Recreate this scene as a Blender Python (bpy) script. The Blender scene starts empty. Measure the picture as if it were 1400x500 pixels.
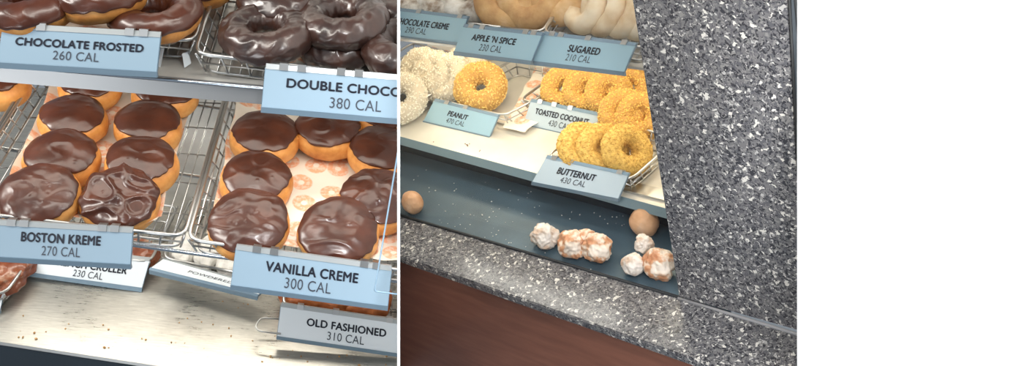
import bpy, bmesh, math, random
from mathutils import Vector, Matrix, noise

FPX = 1400.0
# ------------------------------------------------------------------ frames (camera coordinates: x right, y down, z forward)
def V(*a): return Vector(a)
YL = V(-80, -1250, 1400).normalized()
XL = V(.984, .103, .1483); XL = (XL - YL * XL.dot(YL)).normalized()
ZL = XL.cross(YL).normalized()
ZR = -V(500, 2020, 1400).normalized()
XR = V(1900, 500, -1400); XR = (XR - ZR * XR.dot(ZR)).normalized()
YR = ZR.cross(XR).normalized()
UP = (ZL + ZR).normalized()
FW = V(0, 0, 1); FW = (FW - UP * FW.dot(UP)).normalized()
RT = FW.cross(UP).normalized()
W3 = Matrix((RT, FW, UP))                    # camera coords -> world
CAM = V(0, 0, 1.75)
def toW(c): return W3 @ c + CAM
def ray(px, py): return V((px - 700) / FPX, (py - 250) / FPX, 1.0)

class Frame:
    def __init__(s, X, Y, Z, o, side):
        s.X, s.Y, s.Z, s.o, s.side = X, Y, Z, o, side
        wx, wy, wz, wo = W3 @ X, W3 @ Y, W3 @ Z, toW(o)
        s.M = Matrix(((wx.x, wy.x, wz.x, wo.x), (wx.y, wy.y, wz.y, wo.y), (wx.z, wy.z, wz.z, wo.z), (0, 0, 0, 1)))
    def loc(s, c):
        d = c - s.o
        return V(d.dot(s.X), d.dot(s.Y), d.dot(s.Z))
    def hit(s, px, py, z=0.0):
        r = ray(px, py)
        return s.loc(r * ((s.o.dot(s.Z) + z) / r.dot(s.Z)))
    def deep(s, px, py, d): return s.loc(ray(px, py) * d)
    def plane(s, px, py, p0, n):
        c = s.loc(V(0, 0, 0)); d = s.deep(px, py, 1.0) - c
        return c + d * ((p0 - c).dot(n) / d.dot(n))
    def dirc(s, c): return V(c.dot(s.X), c.dot(s.Y), c.dot(s.Z)).normalized()
LF = Frame(XL, YL, ZL, ray(130, 300) * 1.2, 'L')
RF = Frame(XR, YR, ZR, ray(640, 200) * 1.692, 'R')
ZA = LF.loc(ray(130, 60) * 1.13).z
ZC = LF.loc(ray(130, 430) * 1.50).z
ZT = -0.05      # right case: trough
ZU = 0.196      # right case: upper shelf

# ------------------------------------------------------------------ camera, world, lights, exposure
sc = bpy.context.scene
C = sc.collection
cd = bpy.data.cameras.new('camera'); cam = bpy.data.objects.new('camera', cd); C.objects.link(cam)
a, b, c = W3 @ V(1, 0, 0), W3 @ V(0, -1, 0), W3 @ V(0, 0, -1)
cam.matrix_world = Matrix(((a.x, b.x, c.x, CAM.x), (a.y, b.y, c.y, CAM.y), (a.z, b.z, c.z, CAM.z), (0, 0, 0, 1)))
cd.sensor_width = 36; cd.lens = 36 * FPX / 1400; cd.clip_start = .02; cd.clip_end = 50
sc.camera = cam
sc.view_settings.view_transform = 'Standard'; sc.view_settings.look = 'None'
sc.view_settings.exposure = 0.0; sc.view_settings.gamma = 1; sc.view_settings.use_curve_mapping = False
w = bpy.data.worlds.new('world'); sc.world = w; w.use_nodes = True
wn = w.node_tree.nodes; wl = w.node_tree.links
bg = wn['Background']; bg.inputs[0].default_value = (.80, .90, 1, 1); bg.inputs[1].default_value = .28

def area(name, fr, loc, target, size, power, col, sy=None):
    d = bpy.data.lights.new(name, 'AREA'); d.shape = 'RECTANGLE'; d.size = size; d.size_y = sy or size
    d.energy = power; d.color = col
    o = bpy.data.objects.new(name, d); C.objects.link(o)
    p = fr.M @ Vector(loc); t = fr.M @ Vector(target)
    z = (p - t).normalized(); x = (fr.M.to_3x3() @ V(1, 0, 0)); x = (x - z * x.dot(z)).normalized(); y = z.cross(x)
    o.matrix_world = Matrix(((x.x, y.x, z.x, p.x), (x.y, y.y, z.y, p.y), (x.z, y.z, z.z, p.z), (0, 0, 0, 1)))
    return o
# tube lights of the left case: above the top trays, under the front of the top shelf, and over the deck
area('case_light_top', LF, (.12, -.04, ZA + .50), (.12, .06, ZA), .8, 3.0, (1, .96, .88), .07)
area('case_light_shelf', LF, (.05, .075, ZA - .03), (.05, .10, 0), .75, 1.0, (1, .94, .84), .09)
area('case_light_deck', LF, (.02, .27, -.04), (.02, .05, ZC), .55, .8, (1, .95, .84), .03)
# warm lights of the right case, then two added lights
area('case_light_upper', RF, (.15, .25, ZU + .45), (.15, .1, ZU), .8, 1.7, (1, .93, .8), .15)
area('case_light_lower', RF, (.10, .14, ZU - .02), (.10, .1, 0), .75, .85, (1, .85, .60), .04)
area('case_light_front', RF, (.05, -.02, ZU - .02), (.05, -.02, 0), .42, .45, (1, .97, .86), .025)
area('streak_light_side', RF, (.345, .05, ZU - .02), (.345, .05, 0), .03, .07, (1, .92, .70), .14)  # added to draw the pale streak on the counter by the end panel
dl = area('divider_fill', RF, RF.deep(560, -420, .62), RF.deep(545, 260, .93), .05, .8, (1, 1, 1), .05); dl.data.spread = math.radians(70)  # added light that whitens the divider's front edge
# ceiling lamp of the shop, among added fill lights
area('front_fill_left', LF, (-.25, -.95, .75), (.1, 0, -.15), .7, .8, (.95, .98, 1), .12)  # added fill in front of the left case, no lamp of the shop
area('low_fill_left', LF, (-.35, -1.2, .05), (.15, 0, -.25), .5, 4.6, (.95, .98, 1), .3)  # no window here: low fill added to brighten the bottom signs
area('ceiling_lamp', RF, (-.3, -1.3, 1.5), (.1, -.25, 0), .8, 20, (1, .96, .9), .25)
ww = area('board_fill', RF, RF.deep(1480, 250, .45), RF.deep(1290, 250, 1.02), .2, 2.2, (1, 1, 1), .5); ww.data.spread = math.radians(80)  # added light that turns the right-hand board pure white

# ------------------------------------------------------------------ materials
def newmat(name):
    m = bpy.data.materials.new(name); m.use_nodes = True
    return m, m.node_tree.nodes, m.node_tree.links, m.node_tree.nodes['Principled BSDF']
def coords(n, l, scale=(1, 1, 1), kind='Object'):
    t = n.new('ShaderNodeTexCoord'); mp = n.new('ShaderNodeMapping'); mp.inputs['Scale'].default_value = scale
    l.new(t.outputs[kind], mp.inputs[0]); return mp.outputs[0]
def noi(n, l, co, scale, detail=4, rough=.55):
    t = n.new('ShaderNodeTexNoise'); t.inputs['Scale'].default_value = scale; t.inputs['Detail'].default_value = detail
    t.inputs['Roughness'].default_value = rough; l.new(co, t.inputs['Vector']); return t.outputs['Fac']
def ramp(n, l, fac, stops, interp='LINEAR'):
    r = n.new('ShaderNodeValToRGB'); e = r.color_ramp.elements; r.color_ramp.interpolation = interp
    e[0].position = stops[0][0]; e[0].color = (*stops[0][1], 1); e[1].position = stops[-1][0]; e[1].color = (*stops[-1][1], 1)
    for p, c_ in stops[1:-1]:
        x = e.new(p); x.color = (*c_, 1)
    l.new(fac, r.inputs[0]); return r.outputs[0]
def bump(n, l, bs, h, strength=.5, dist=.001):
    b_ = n.new('ShaderNodeBump'); b_.inputs['Strength'].default_value = strength; b_.inputs['Distance'].default_value = dist
    l.new(h, b_.inputs['Height']); l.new(b_.outputs[0], bs.inputs['Normal'])
def plain(name, col, rough=.5, metal=0, spec=.5, coat=0):
    m, n, l, bs = newmat(name)
    bs.inputs['Base Color'].default_value = (*col, 1); bs.inputs['Roughness'].default_value = rough
    bs.inputs['Metallic'].default_value = metal; bs.inputs['Specular IOR Level'].default_value = spec
    bs.inputs['Coat Weight'].default_value = coat; bs.inputs['Coat Roughness'].default_value = .08
    return m
def mottled(name, stops, scale, rough=.5, bs_scale=None, bstr=.3, bdist=.001, spec=.5, coat=0, stretch=(1, 1, 1), metal=0, sub=0):
    m, n, l, bs = newmat(name); co = coords(n, l, stretch)
    l.new(ramp(n, l, noi(n, l, co, scale), stops), bs.inputs['Base Color'])
    bs.inputs['Roughness'].default_value = rough; bs.inputs['Specular IOR Level'].default_value = spec
    bs.inputs['Coat Weight'].default_value = coat; bs.inputs['Coat Roughness'].default_value = .12; bs.inputs['Metallic'].default_value = metal
    if sub: bs.inputs['Subsurface Weight'].default_value = sub; bs.inputs['Subsurface Radius'].default_value = (.01, .006, .003); bs.inputs['Subsurface Scale'].default_value = .3
    if bs_scale: bump(n, l, bs, noi(n, l, co, bs_scale), bstr, bdist)
    return m
M = {}
M['white_board'] = plain('white_paint', (.95, .95, .95), .9, spec=0)
M['dough'] = mottled('fried_dough', [(.3, (.42, .15, .030)), (.5, (.62, .27, .065)), (.7, (.78, .42, .14))], 40, .5, 260, .25, .0008)
M['icing'] = mottled('chocolate_icing', [(.35, (.045, .012, .006)), (.65, (.082, .023, .011))], 30, .30, 60, .25, .0014, spec=.5, coat=.14)
M['glaze'] = mottled('dark_chocolate_glaze', [(.3, (.020, .009, .007)), (.7, (.06, .026, .018))], 40, .32, 80, .35, .0016, spec=.7, coat=.3)
M['steel'] = plain('steel_wire', (.55, .55, .54), .3, 1)
M['rod'] = plain('plated_rod', (.55, .62, .70), .22, 1)
M['card'] = plain('pale_blue_card', (.265, .375, .47), .45)
M['card_r'] = plain('pale_cyan_card', (.37, .57, .67), .45)
M['card_pale'] = plain('pale_card', (.50, .60, .66), .45)
M['card_white_lit'] = plain('white_card_lit', (.78, .84, .88), .45)  # white card; brighter light on the low left signs put into its colour
M['card_edge'] = plain('sign_channel', (.20, .29, .37), .35, .2)
M['ink'] = plain('black_ink', (.012, .016, .03), .5)
M['ink2'] = plain('grey_ink', (.05, .06, .08), .5)
M['clip'] = plain('sign_clip', (.42, .45, .46), .35, .6)
M['black'] = plain('black_rubber', (.012, .014, .016), .6)
M['navy'] = plain('dark_blue_frame', (.010, .018, .028), .6, spec=.15)
M['brown_core'] = plain('brown_crust', (.56, .31, .075), .7)
M['grey_core'] = plain('pale_crust', (.60, .53, .41), .8)
M['sugar'] = mottled('powdered_sugar', [(.3, (.62, .60, .56)), (.6, (.85, .83, .78))], 60, .9, 300, .5, .001)

def mk_deck():
    m, n, l, bs = newmat('brushed_steel_deck')
    co = coords(n, l, (14, 130, 1)); s1 = noi(n, l, co, 3, 5, .65)
    co2 = coords(n, l, (1, 1, 1)); s2 = noi(n, l, co2, 9, 5, .6)
    mx = n.new('ShaderNodeMath'); mx.operation = 'MULTIPLY_ADD'; mx.inputs[1].default_value = .5; l.new(s1, mx.inputs[0])
    m2 = n.new('ShaderNodeMath'); m2.operation = 'MULTIPLY'; m2.inputs[1].default_value = .5; l.new(s2, m2.inputs[0]); l.new(m2.outputs[0], mx.inputs[2])
    l.new(ramp(n, l, mx.outputs[0], [(.3, (.34, .325, .29)), (.5, (.52, .50, .45)), (.7, (.70, .68, .62))]), bs.inputs['Base Color'])
    l.new(ramp(n, l, mx.outputs[0], [(.3, (.22, .22, .22)), (.7, (.42, .42, .42))]), bs.inputs['Roughness'])
    bs.inputs['Metallic'].default_value = .75
    bump(n, l, bs, s1, .12, .0005)
    return m
M['deck'] = mk_deck()
M['deck_r'] = mottled('pale_steel_deck', [(.3, (.66, .63, .55)), (.7, (.80, .77, .70))], 12, .35, 60, .1, .0005, metal=.25)
M['shelf'] = mottled('shelf_steel', [(.3, (.50, .49, .46)), (.7, (.70, .69, .65))], 16, .35, 40, .1, .0006, metal=.5)
M['trough'] = mottled('blue_grey_trough', [(.3, (.045, .08, .11)), (.7, (.08, .135, .18))], 9, .35, 60, .1, .0005, metal=.3)
M['lip'] = plain('deck_lip', (.22, .32, .37), .35, .4)

def mk_granite():
    m, n, l, bs = newmat('speckled_granite'); co = coords(n, l)
    v = n.new('ShaderNodeTexVoronoi'); v.inputs['Scale'].default_value = 400; v.inputs['Randomness'].default_value = 1
    nd = n.new('ShaderNodeTexNoise'); nd.inputs['Scale'].default_value = 160; l.new(co, nd.inputs['Vector'])
    ad = n.new('ShaderNodeMixRGB'); ad.blend_type = 'ADD'; ad.inputs[0].default_value = .012; l.new(co, ad.inputs[1]); l.new(nd.outputs['Color'], ad.inputs[2])
    l.new(ad.outputs[0], v.inputs['Vector'])
    s = n.new('ShaderNodeSeparateColor'); l.new(v.outputs['Color'], s.inputs[0])
    base = ramp(n, l, s.outputs[0], [(0, (.035, .035, .042)), (.22, (.095, .095, .105)), (.47, (.145, .142, .148)), (.8, (.21, .205, .203)), (.945, (.40, .39, .38))], 'CONSTANT')
    v2 = n.new('ShaderNodeTexVoronoi'); v2.inputs['Scale'].default_value = 260; l.new(ad.outputs[0], v2.inputs['Vector'])
    s2 = n.new('ShaderNodeSeparateColor'); l.new(v2.outputs['Color'], s2.inputs[0])
    mk = ramp(n, l, s2.outputs[1], [(0, (0, 0, 0)), (.95, (1, 1, 1))], 'CONSTANT')
    mix = n.new('ShaderNodeMixRGB'); l.new(mk, mix.inputs[0]); l.new(base, mix.inputs[1]); mix.inputs[2].default_value = (.6, .58, .54, 1)
    l.new(mix.outputs[0], bs.inputs['Base Color']); bs.inputs['Roughness'].default_value = .19
    return m
M['granite'] = mk_granite()
M['wood'] = mottled('brown_laminate', [(.3, (.20, .075, .045)), (.7, (.27, .105, .065))], 14, .5, 90, .08, .0005, stretch=(1, 1, 6))

def mk_paper():
    m, n, l, bs = newmat('printed_paper'); co = coords(n, l, kind='UV')
    v = n.new('ShaderNodeTexVoronoi'); v.voronoi_dimensions = '2D'; v.inputs['Scale'].default_value = 27; v.inputs['Randomness'].default_value = .7
    l.new(co, v.inputs['Vector'])
    nz = noi(n, l, co, 170, 3)
    r1 = ramp(n, l, v.outputs['Distance'], [(0, (0, 0, 0)), (.09, (0, 0, 0)), (.12, (1, 1, 1)), (.36, (1, 1, 1)), (.40, (0, 0, 0))])
    r2 = ramp(n, l, nz, [(.42, (.45, .45, .45)), (.56, (1, 1, 1))])
    mu = n.new('ShaderNodeMixRGB'); mu.blend_type = 'MULTIPLY'; mu.inputs[0].default_value = 1; l.new(r1, mu.inputs[1]); l.new(r2, mu.inputs[2])
    mx = n.new('ShaderNodeMixRGB'); l.new(mu.outputs[0], mx.inputs[0]); mx.inputs[1].default_value = (.86, .80, .70, 1); mx.inputs[2].default_value = (.84, .44, .26, 1)
    l.new(mx.outputs[0], bs.inputs['Base Color']); bs.inputs['Roughness'].default_value = .6
    bump(n, l, bs, noi(n, l, co, 14, 3), .4, .004)
    return m
M['paper'] = mk_paper()

def mk_glass():
    m, n, l, bs = newmat('clear_glass'); out = n['Material Output']
    tr = n.new('ShaderNodeBsdfTransparent'); gl = n.new('ShaderNodeBsdfGlossy'); gl.inputs['Roughness'].default_value = .02
    fr = n.new('ShaderNodeFresnel'); ge = n.new('ShaderNodeNewGeometry'); mi = n.new('ShaderNodeMapRange')
    mi.inputs['To Min'].default_value = 1.3; mi.inputs['To Max'].default_value = 1 / 1.3; l.new(ge.outputs['Backfacing'], mi.inputs['Value']); l.new(mi.outputs[0], fr.inputs['IOR'])
    mx = n.new('ShaderNodeMixShader'); l.new(fr.outputs[0], mx.inputs[0]); l.new(tr.outputs[0], mx.inputs[1]); l.new(gl.outputs[0], mx.inputs[2])
    l.new(mx.outputs[0], out.inputs['Surface']); return m
M['glass'] = mk_glass()
M['glass_edge'] = plain('glass_edge', (.25, .38, .5), .2)
M['peanut'] = mottled('chopped_peanut', [(.3, (.62, .33, .06)), (.5, (.85, .58, .16)), (.7, (.95, .78, .38))], 220, .6)
M['coconut'] = mottled('white_coconut', [(.3, (.72, .66, .54)), (.6, (.92, .89, .78))], 160, .7)
M['toast'] = mottled('toasted_coconut', [(.3, (.68, .36, .06)), (.6, (.93, .66, .18))], 180, .6)
M['butter'] = mottled('butternut_crunch', [(.3, (.55, .30, .055)), (.6, (.82, .54, .13))], 200, .7, 500, .5, .0015)
M['creme'] = mottled('chocolate_creme_sugar', [(.35, (.26, .19, .14)), (.5, (.62, .58, .52)), (.7, (.78, .76, .72))], 38, .9, 300, .5, .001)
M['apple'] = mottled('cinnamon_sugar_dough', [(.3, (.40, .20, .07)), (.55, (.60, .36, .15)), (.75, (.74, .52, .29))], 30, .75, 300, .7, .001)
M['sugared'] = mottled('sugared_dough', [(.3, (.66, .44, .22)), (.55, (.84, .68, .46)), (.75, (.92, .82, .66))], 24, .75, 340, .4, .001)
M['piece'] = mottled('flaking_glaze', [(.38, (.50, .20, .09)), (.47, (.66, .36, .20)), (.53, (.80, .68, .56)), (.8, (.90, .84, .78))], 42, .45, 120, .5, .002)
M['piece_pale'] = mottled('pale_flaking_glaze', [(.4, (.62, .45, .33)), (.5, (.78, .70, .62)), (.8, (.86, .84, .82))], 50, .45, 120, .5, .002)
M['plain_ball'] = mottled('fried_ball_dough', [(.35, (.50, .25, .12)), (.6, (.70, .42, .24)), (.8, (.80, .62, .48))], 20, .5, 200, .2, .001)
M['cinnamon'] = mottled('red_brown_glaze', [(.4, (.16, .035, .012)), (.6, (.28, .08, .03)), (.8, (.75, .6, .45))], 40, .3, 90, .4, .002, coat=.3)
M['old'] = mottled('old_fashioned_dough', [(.35, (.30, .07, .015)), (.65, (.50, .15, .035))], 30, .4, 120, .4, .0015)

# ------------------------------------------------------------------ object helpers
def props(o, label=None, cat=None, group=None, kind=None):
    if label: o['label'] = label
    if cat: o['category'] = cat
    if group: o['group'] = group
    if kind: o['kind'] = kind
    return o
def thing(name, label, cat, fr, base=V(0, 0, 0), rot=None, group=None):
    o = bpy.data.objects.new(name, None); C.objects.link(o); o.empty_display_size = .02
    o.matrix_world = fr.M @ Matrix.Translation(base) @ (rot.to_4x4() if rot else Matrix.Identity(4))
    o['side'] = fr.side
    return props(o, label, cat, group)
class MB:
    def __init__(s): s.bm = bmesh.new()
    def face(s, pts):
        return s.bm.faces.new([s.bm.verts.new(p) for p in pts])
    def hexa(s, lo, hi):                       # two quads of 4 points
        v = [s.bm.verts.new(p) for p in list(lo) + list(hi)]
        for f in ((0, 1, 2, 3), (7, 6, 5, 4), (0, 4, 5, 1), (1, 5, 6, 2), (2, 6, 7, 3), (3, 7, 4, 0)):
            s.bm.faces.new([v[i] for i in f])
    def slab(s, quad, n, t):                   # quad thickened by t against n
        s.hexa(quad, [p - n * t for p in quad])
    def tube(s, pts, r, k=8, closed=False):
        pts = [Vector(p) for p in pts]; rings = []; N = len(pts)
        prev = None
        for i, p in enumerate(pts):
            if closed: d = pts[(i + 1) % N] - pts[i - 1]
            else: d = pts[min(i + 1, N - 1)] - pts[max(i - 1, 0)]
            d.normalize()
            u = prev if prev else (V(0, 0, 1) if abs(d.z) < .9 else V(1, 0, 0))
            u = (u - d * u.dot(d)).normalized(); prev = u; w_ = d.cross(u)
            rings.append([s.bm.verts.new(p + (u * math.cos(6.2832 * j / k) + w_ * math.sin(6.2832 * j / k)) * r) for j in range(k)])
        for i in range(N if closed else N - 1):
            A, B = rings[i], rings[(i + 1) % N]
            for j in range(k): s.bm.faces.new((A[j], A[(j + 1) % k], B[(j + 1) % k], B[j]))
        if not closed: s.bm.faces.new(rings[0][::-1]); s.bm.faces.new(rings[-1])
    def grid(s, f, nu, nv, closeu=False, closev=False, uv=None):
        vs = [[s.bm.verts.new(f(i / nu, j / nv)) for j in range(nv if closev else nv + 1)] for i in range(nu if closeu else nu + 1)]
        for i in range(nu):
            for j in range(nv):
                a_, b_ = vs[i], vs[(i + 1) % len(vs)]
                j2 = (j + 1) % len(a_)
                s.bm.faces.new((a_[j], b_[j], b_[j2], a_[j2]))
        s.last = vs
        return vs
    def cap(s): s.bm.faces.new(s.last[0])
    def build(s, name, mat, parent=None, base=None, smooth=False, bevel=0, fr=None):
        if base is not None: bmesh.ops.translate(s.bm, verts=s.bm.verts[:], vec=-base)
        if bevel: bmesh.ops.bevel(s.bm, geom=s.bm.edges[:], offset=bevel, segments=2, affect='EDGES')
        bmesh.ops.recalc_face_normals(s.bm, faces=s.bm.faces[:])
        me = bpy.data.meshes.new(name); s.bm.to_mesh(me); s.bm.free()
        if smooth: me.polygons.foreach_set('use_smooth', [True] * len(me.polygons))
        me.materials.append(mat)
        o = bpy.data.objects.new(name, me); C.objects.link(o)
        if parent: o.parent = parent
        elif fr: o.matrix_world = fr.M @ Matrix.Translation(base if base is not None else V(0, 0, 0)); o['side'] = fr.side
        return o
def fillet(pts, r, n=4):
    """round the inner corners of an open polyline"""
    out = [Vector(pts[0])]
    for i in range(1, len(pts) - 1):
        p, a_, b_ = Vector(pts[i]), Vector(pts[i - 1]), Vector(pts[i + 1])
        da = (a_ - p); db = (b_ - p); ra = min(r, da.length * .4); rb = min(r, db.length * .4)
        A = p + da.normalized() * ra; B = p + db.normalized() * rb
        for k in range(n + 1):
            t = k / n; out.append(A * (1 - t) ** 2 + p * 2 * t * (1 - t) + B * t * t)
    out.append(Vector(pts[-1])); return out
def lerp(a_, b_, t): return a_ * (1 - t) + b_ * t

# ------------------------------------------------------------------ signs
def text_mesh(s, bold):
    cu = bpy.data.curves.new('t', 'FONT'); cu.body = s; cu.size = 1; cu.offset = 0.0; cu.resolution_u = 6
    cu.space_character = 1.04
    o = bpy.data.objects.new('t', cu); C.objects.link(o)
    dg = bpy.context.evaluated_depsgraph_get(); dg.update()
    me = bpy.data.meshes.new_from_object(o.evaluated_get(dg))
    bpy.data.objects.remove(o)
    vs = [v.co.copy() for v in me.vertices]; fs = [list(p.vertices) for p in me.polygons]
    bpy.data.meshes.remove(me)
    x0, x1 = min(v.x for v in vs), max(v.x for v in vs); y0, y1 = min(v.y for v in vs), max(v.y for v in vs)
    return [((v.x - x0) / (x1 - x0), (v.y - y0) / (y1 - y0)) for v in vs], fs
def sign(fr, px, z, lean, lines, label, card='card', clips=(.12, .3, .72, .9), lip=.0065, group='price signs', smear=None):
    """px: pixel corners TL, TR, BR, BL; lean: degrees the face leans back"""
    t = math.radians(lean); n = V(0, -math.cos(t), math.sin(t))
    p0 = fr.hit(*px[0], z)
    q = [p0] + [fr.plane(*p, p0, n) for p in px[1:]]
    TL, TR, BR, BL = q
    root = thing('price_sign', label, 'sign', fr, p0, group=group)
    def at(u, v, h=0): return lerp(lerp(TL, TR, u), lerp(BL, BR, u), v) + n * h
    H = (BL - TL).length; L_ = (TR - TL).length
    m = MB(); m.slab([at(0, 0), at(1, 0), at(1, 1), at(0, 1)], n, .0012); m.build('card', M[card], root, p0)
    e = lip / H; m = MB()
    m.hexa([at(-.004, 1, .0012), at(1.004, 1, .0012), at(1.004, 1 + e, -.002), at(-.004, 1 + e, -.002)],
           [at(-.004, 1, -.004), at(1.004, 1, -.004), at(1.004, 1 + e, -.010), at(-.004, 1 + e, -.010)])
    m.hexa([at(-.004, -.03, -.0014), at(1.004, -.03, -.0014), at(1.004, 1, -.0014), at(-.004, 1, -.0014)],
           [at(-.004, -.03, -.004), at(1.004, -.03, -.004), at(1.004, 1, -.004), at(-.004, 1, -.004)])
    m.build('holder', M['card_edge'], root, p0)
    e2 = .0055 / H; m = MB()
    m.hexa([at(.0, -e2, -.001), at(1, -e2, -.001), at(1, 0, .0006), at(0, 0, .0006)],
           [at(.0, -e2, -.006), at(1, -e2, -.006), at(1, 0, -.0050), at(0, 0, -.0050)])
    m.build('top_strip', M['card_edge'] if fr.side == 'R' else M['clip'], root, p0)
    for u in clips:
        w_ = .0045 / L_; m = MB()
        m.hexa([at(u - w_, -e2 * 1.35, .001), at(u + w_, -e2 * 1.35, .001), at(u + w_, .0, .0014), at(u - w_, .0, .0014)],
               [at(u - w_, -e2 * 1.35, -.008), at(u + w_, -e2 * 1.35, -.008), at(u + w_, .0, -.006), at(u - w_, .0, -.006)])
        m.build('clip', M['steel'], root, p0)
    for (s, u0, u1, v0, v1, bold) in lines:
        vs, fs = text_mesh(s, bold); bm = bmesh.new(); k_ = .0135 / L_ * .1
        for (ox, oy) in (((0, 0), (-.0005, 0), (.0005, 0), (0, .0004), (0, -.0004)) if bold else ((0, 0),)):
            vv = [bm.verts.new(at(u0 + (u1 - u0) * x + ox / L_, v1 + (v0 - v1) * y + oy / H, .0005 + abs(ox) * .05)) for x, y in vs]
            for f in fs:
                try: bm.faces.new([vv[i] for i in f])
                except ValueError: pass
        mb = MB(); mb.bm.free(); mb.bm = bm; mb.build('lettering', M['ink' if bold else 'ink2'], root, p0)
    return root

# ------------------------------------------------------------------ wire baskets
def basket(fr, rim, z, depth, label, n_side=9, n_front=10, r=.0017, inset=.012, group='wire baskets', diag=.5, floor=True):
    """rim: pixel points FL, FR, BR, BL at height z; the floor lies `depth` below"""
    P = [fr.hit(*p, z) for p in rim]; FL, FR, BR, BL = P
    base = FL - V(0, 0, depth)
    root = thing('wire_basket', label, 'basket', fr, base, group=group)
    ce = (FL + FR + BR + BL) / 4
    def low(p, d=depth): return p + (V(ce.x, ce.y, p.z) - p).normalized() * inset - V(0, 0, d)
    m = MB(); m.tube(fillet([lerp(FL, FR, .5), FL, BL, BR, FR, lerp(FL, FR, .5)], .016), r * 1.35); m.build('rim', M['steel'], root, base, True)
    m = MB(); lo = [low(p) for p in (FL, FR, BR, BL)]
    m.tube(fillet([lerp(lo[0], lo[1], .5), lo[0], lo[3], lo[2], lo[1], lerp(lo[0], lo[1], .5)], .014), r); m.build('base_frame', M['steel'], root, base, True)
    m = MB()
    for A, B, a_, b_, k, dg in ((FL, BL, lo[0], lo[3], n_side, diag), (FR, BR, lo[1], lo[2], n_side, diag), (FL, FR, lo[0], lo[1], n_front, 0), (BL, BR, lo[3], lo[2], n_front, 0)):
        for i in range(k + 1):
            t = i / k; t2 = min(1, max(0, t + dg / k))
            m.tube([lerp(A, B, t), lerp(a_, b_, t2)], r * .75, 5)
        for h in (.5,):
            m.tube([lerp(A, a_, h), lerp(B, b_, h)], r * .75, 5)
    m.build('side_wires', M['steel'], root, base, True)
    if floor:
        m = MB()
        for i in range(1, n_front * 2):
            t = i / (n_front * 2); m.tube([lerp(lo[0], lo[1], t), lerp(lo[3], lo[2], t)], r * .55, 4)
        for i in range(1, 6):
            t = i / 6; m.tube([lerp(lo[0], lo[3], t), lerp(lo[1], lo[2], t)], r * .7, 4)
        m.build('floor_wires', M['steel'], root, base, True)
    return root
def paper(fr, px, z, label, seed, amp=.003, curl=.0, nu=44, nv=30, flap=0):
    P = [fr.hit(*p, z) for p in px]; FL, FR, BR, BL = P; base = FL.copy()
    bm = bmesh.new(); uvl = bm.loops.layers.uv.new('UVMap'); vs = []
    def f(u, v):
        p = lerp(lerp(FL, FR, u), lerp(BL, BR, u), v)
        q = noise.noise(V(p.x * 22, p.y * 22, seed)) * amp + noise.noise(V(p.x * 60, p.y * 60, seed + 9)) * amp * .35
        e = max(0, abs(u - .5) * 2 - .86) / .14
        f_ = max(0, .05 - v) / .05
        return p + V(noise.noise(V(v * 7, seed, 0)) * .004 * e, 0, q + amp * 1.1 + flap * min(1, max(0, .07 - v) / .05) * (.75 + .5 * noise.noise(V(u * 5, seed, 2))) + curl * e * (1 + .6 * noise.noise(V(v * 6, seed, 3))) + .5 * curl * f_ * (.6 + noise.noise(V(u * 6, seed, 1))))
    for i in range(nu + 1): vs.append([bm.verts.new(f(i / nu, j / nv)) for j in range(nv + 1)])
    for i in range(nu):
        for j in range(nv):
            fc = bm.faces.new((vs[i][j], vs[i + 1][j], vs[i + 1][j + 1], vs[i][j + 1]))
            for lp in fc.loops: lp[uvl].uv = (lp.vert.co.x, lp.vert.co.y)
    mb = MB(); mb.bm.free(); mb.bm = bm
    o = mb.build('tray_paper', M['paper'], None, base, True, fr=fr)
    return props(o, label, 'paper', 'printed tray papers')

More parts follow.
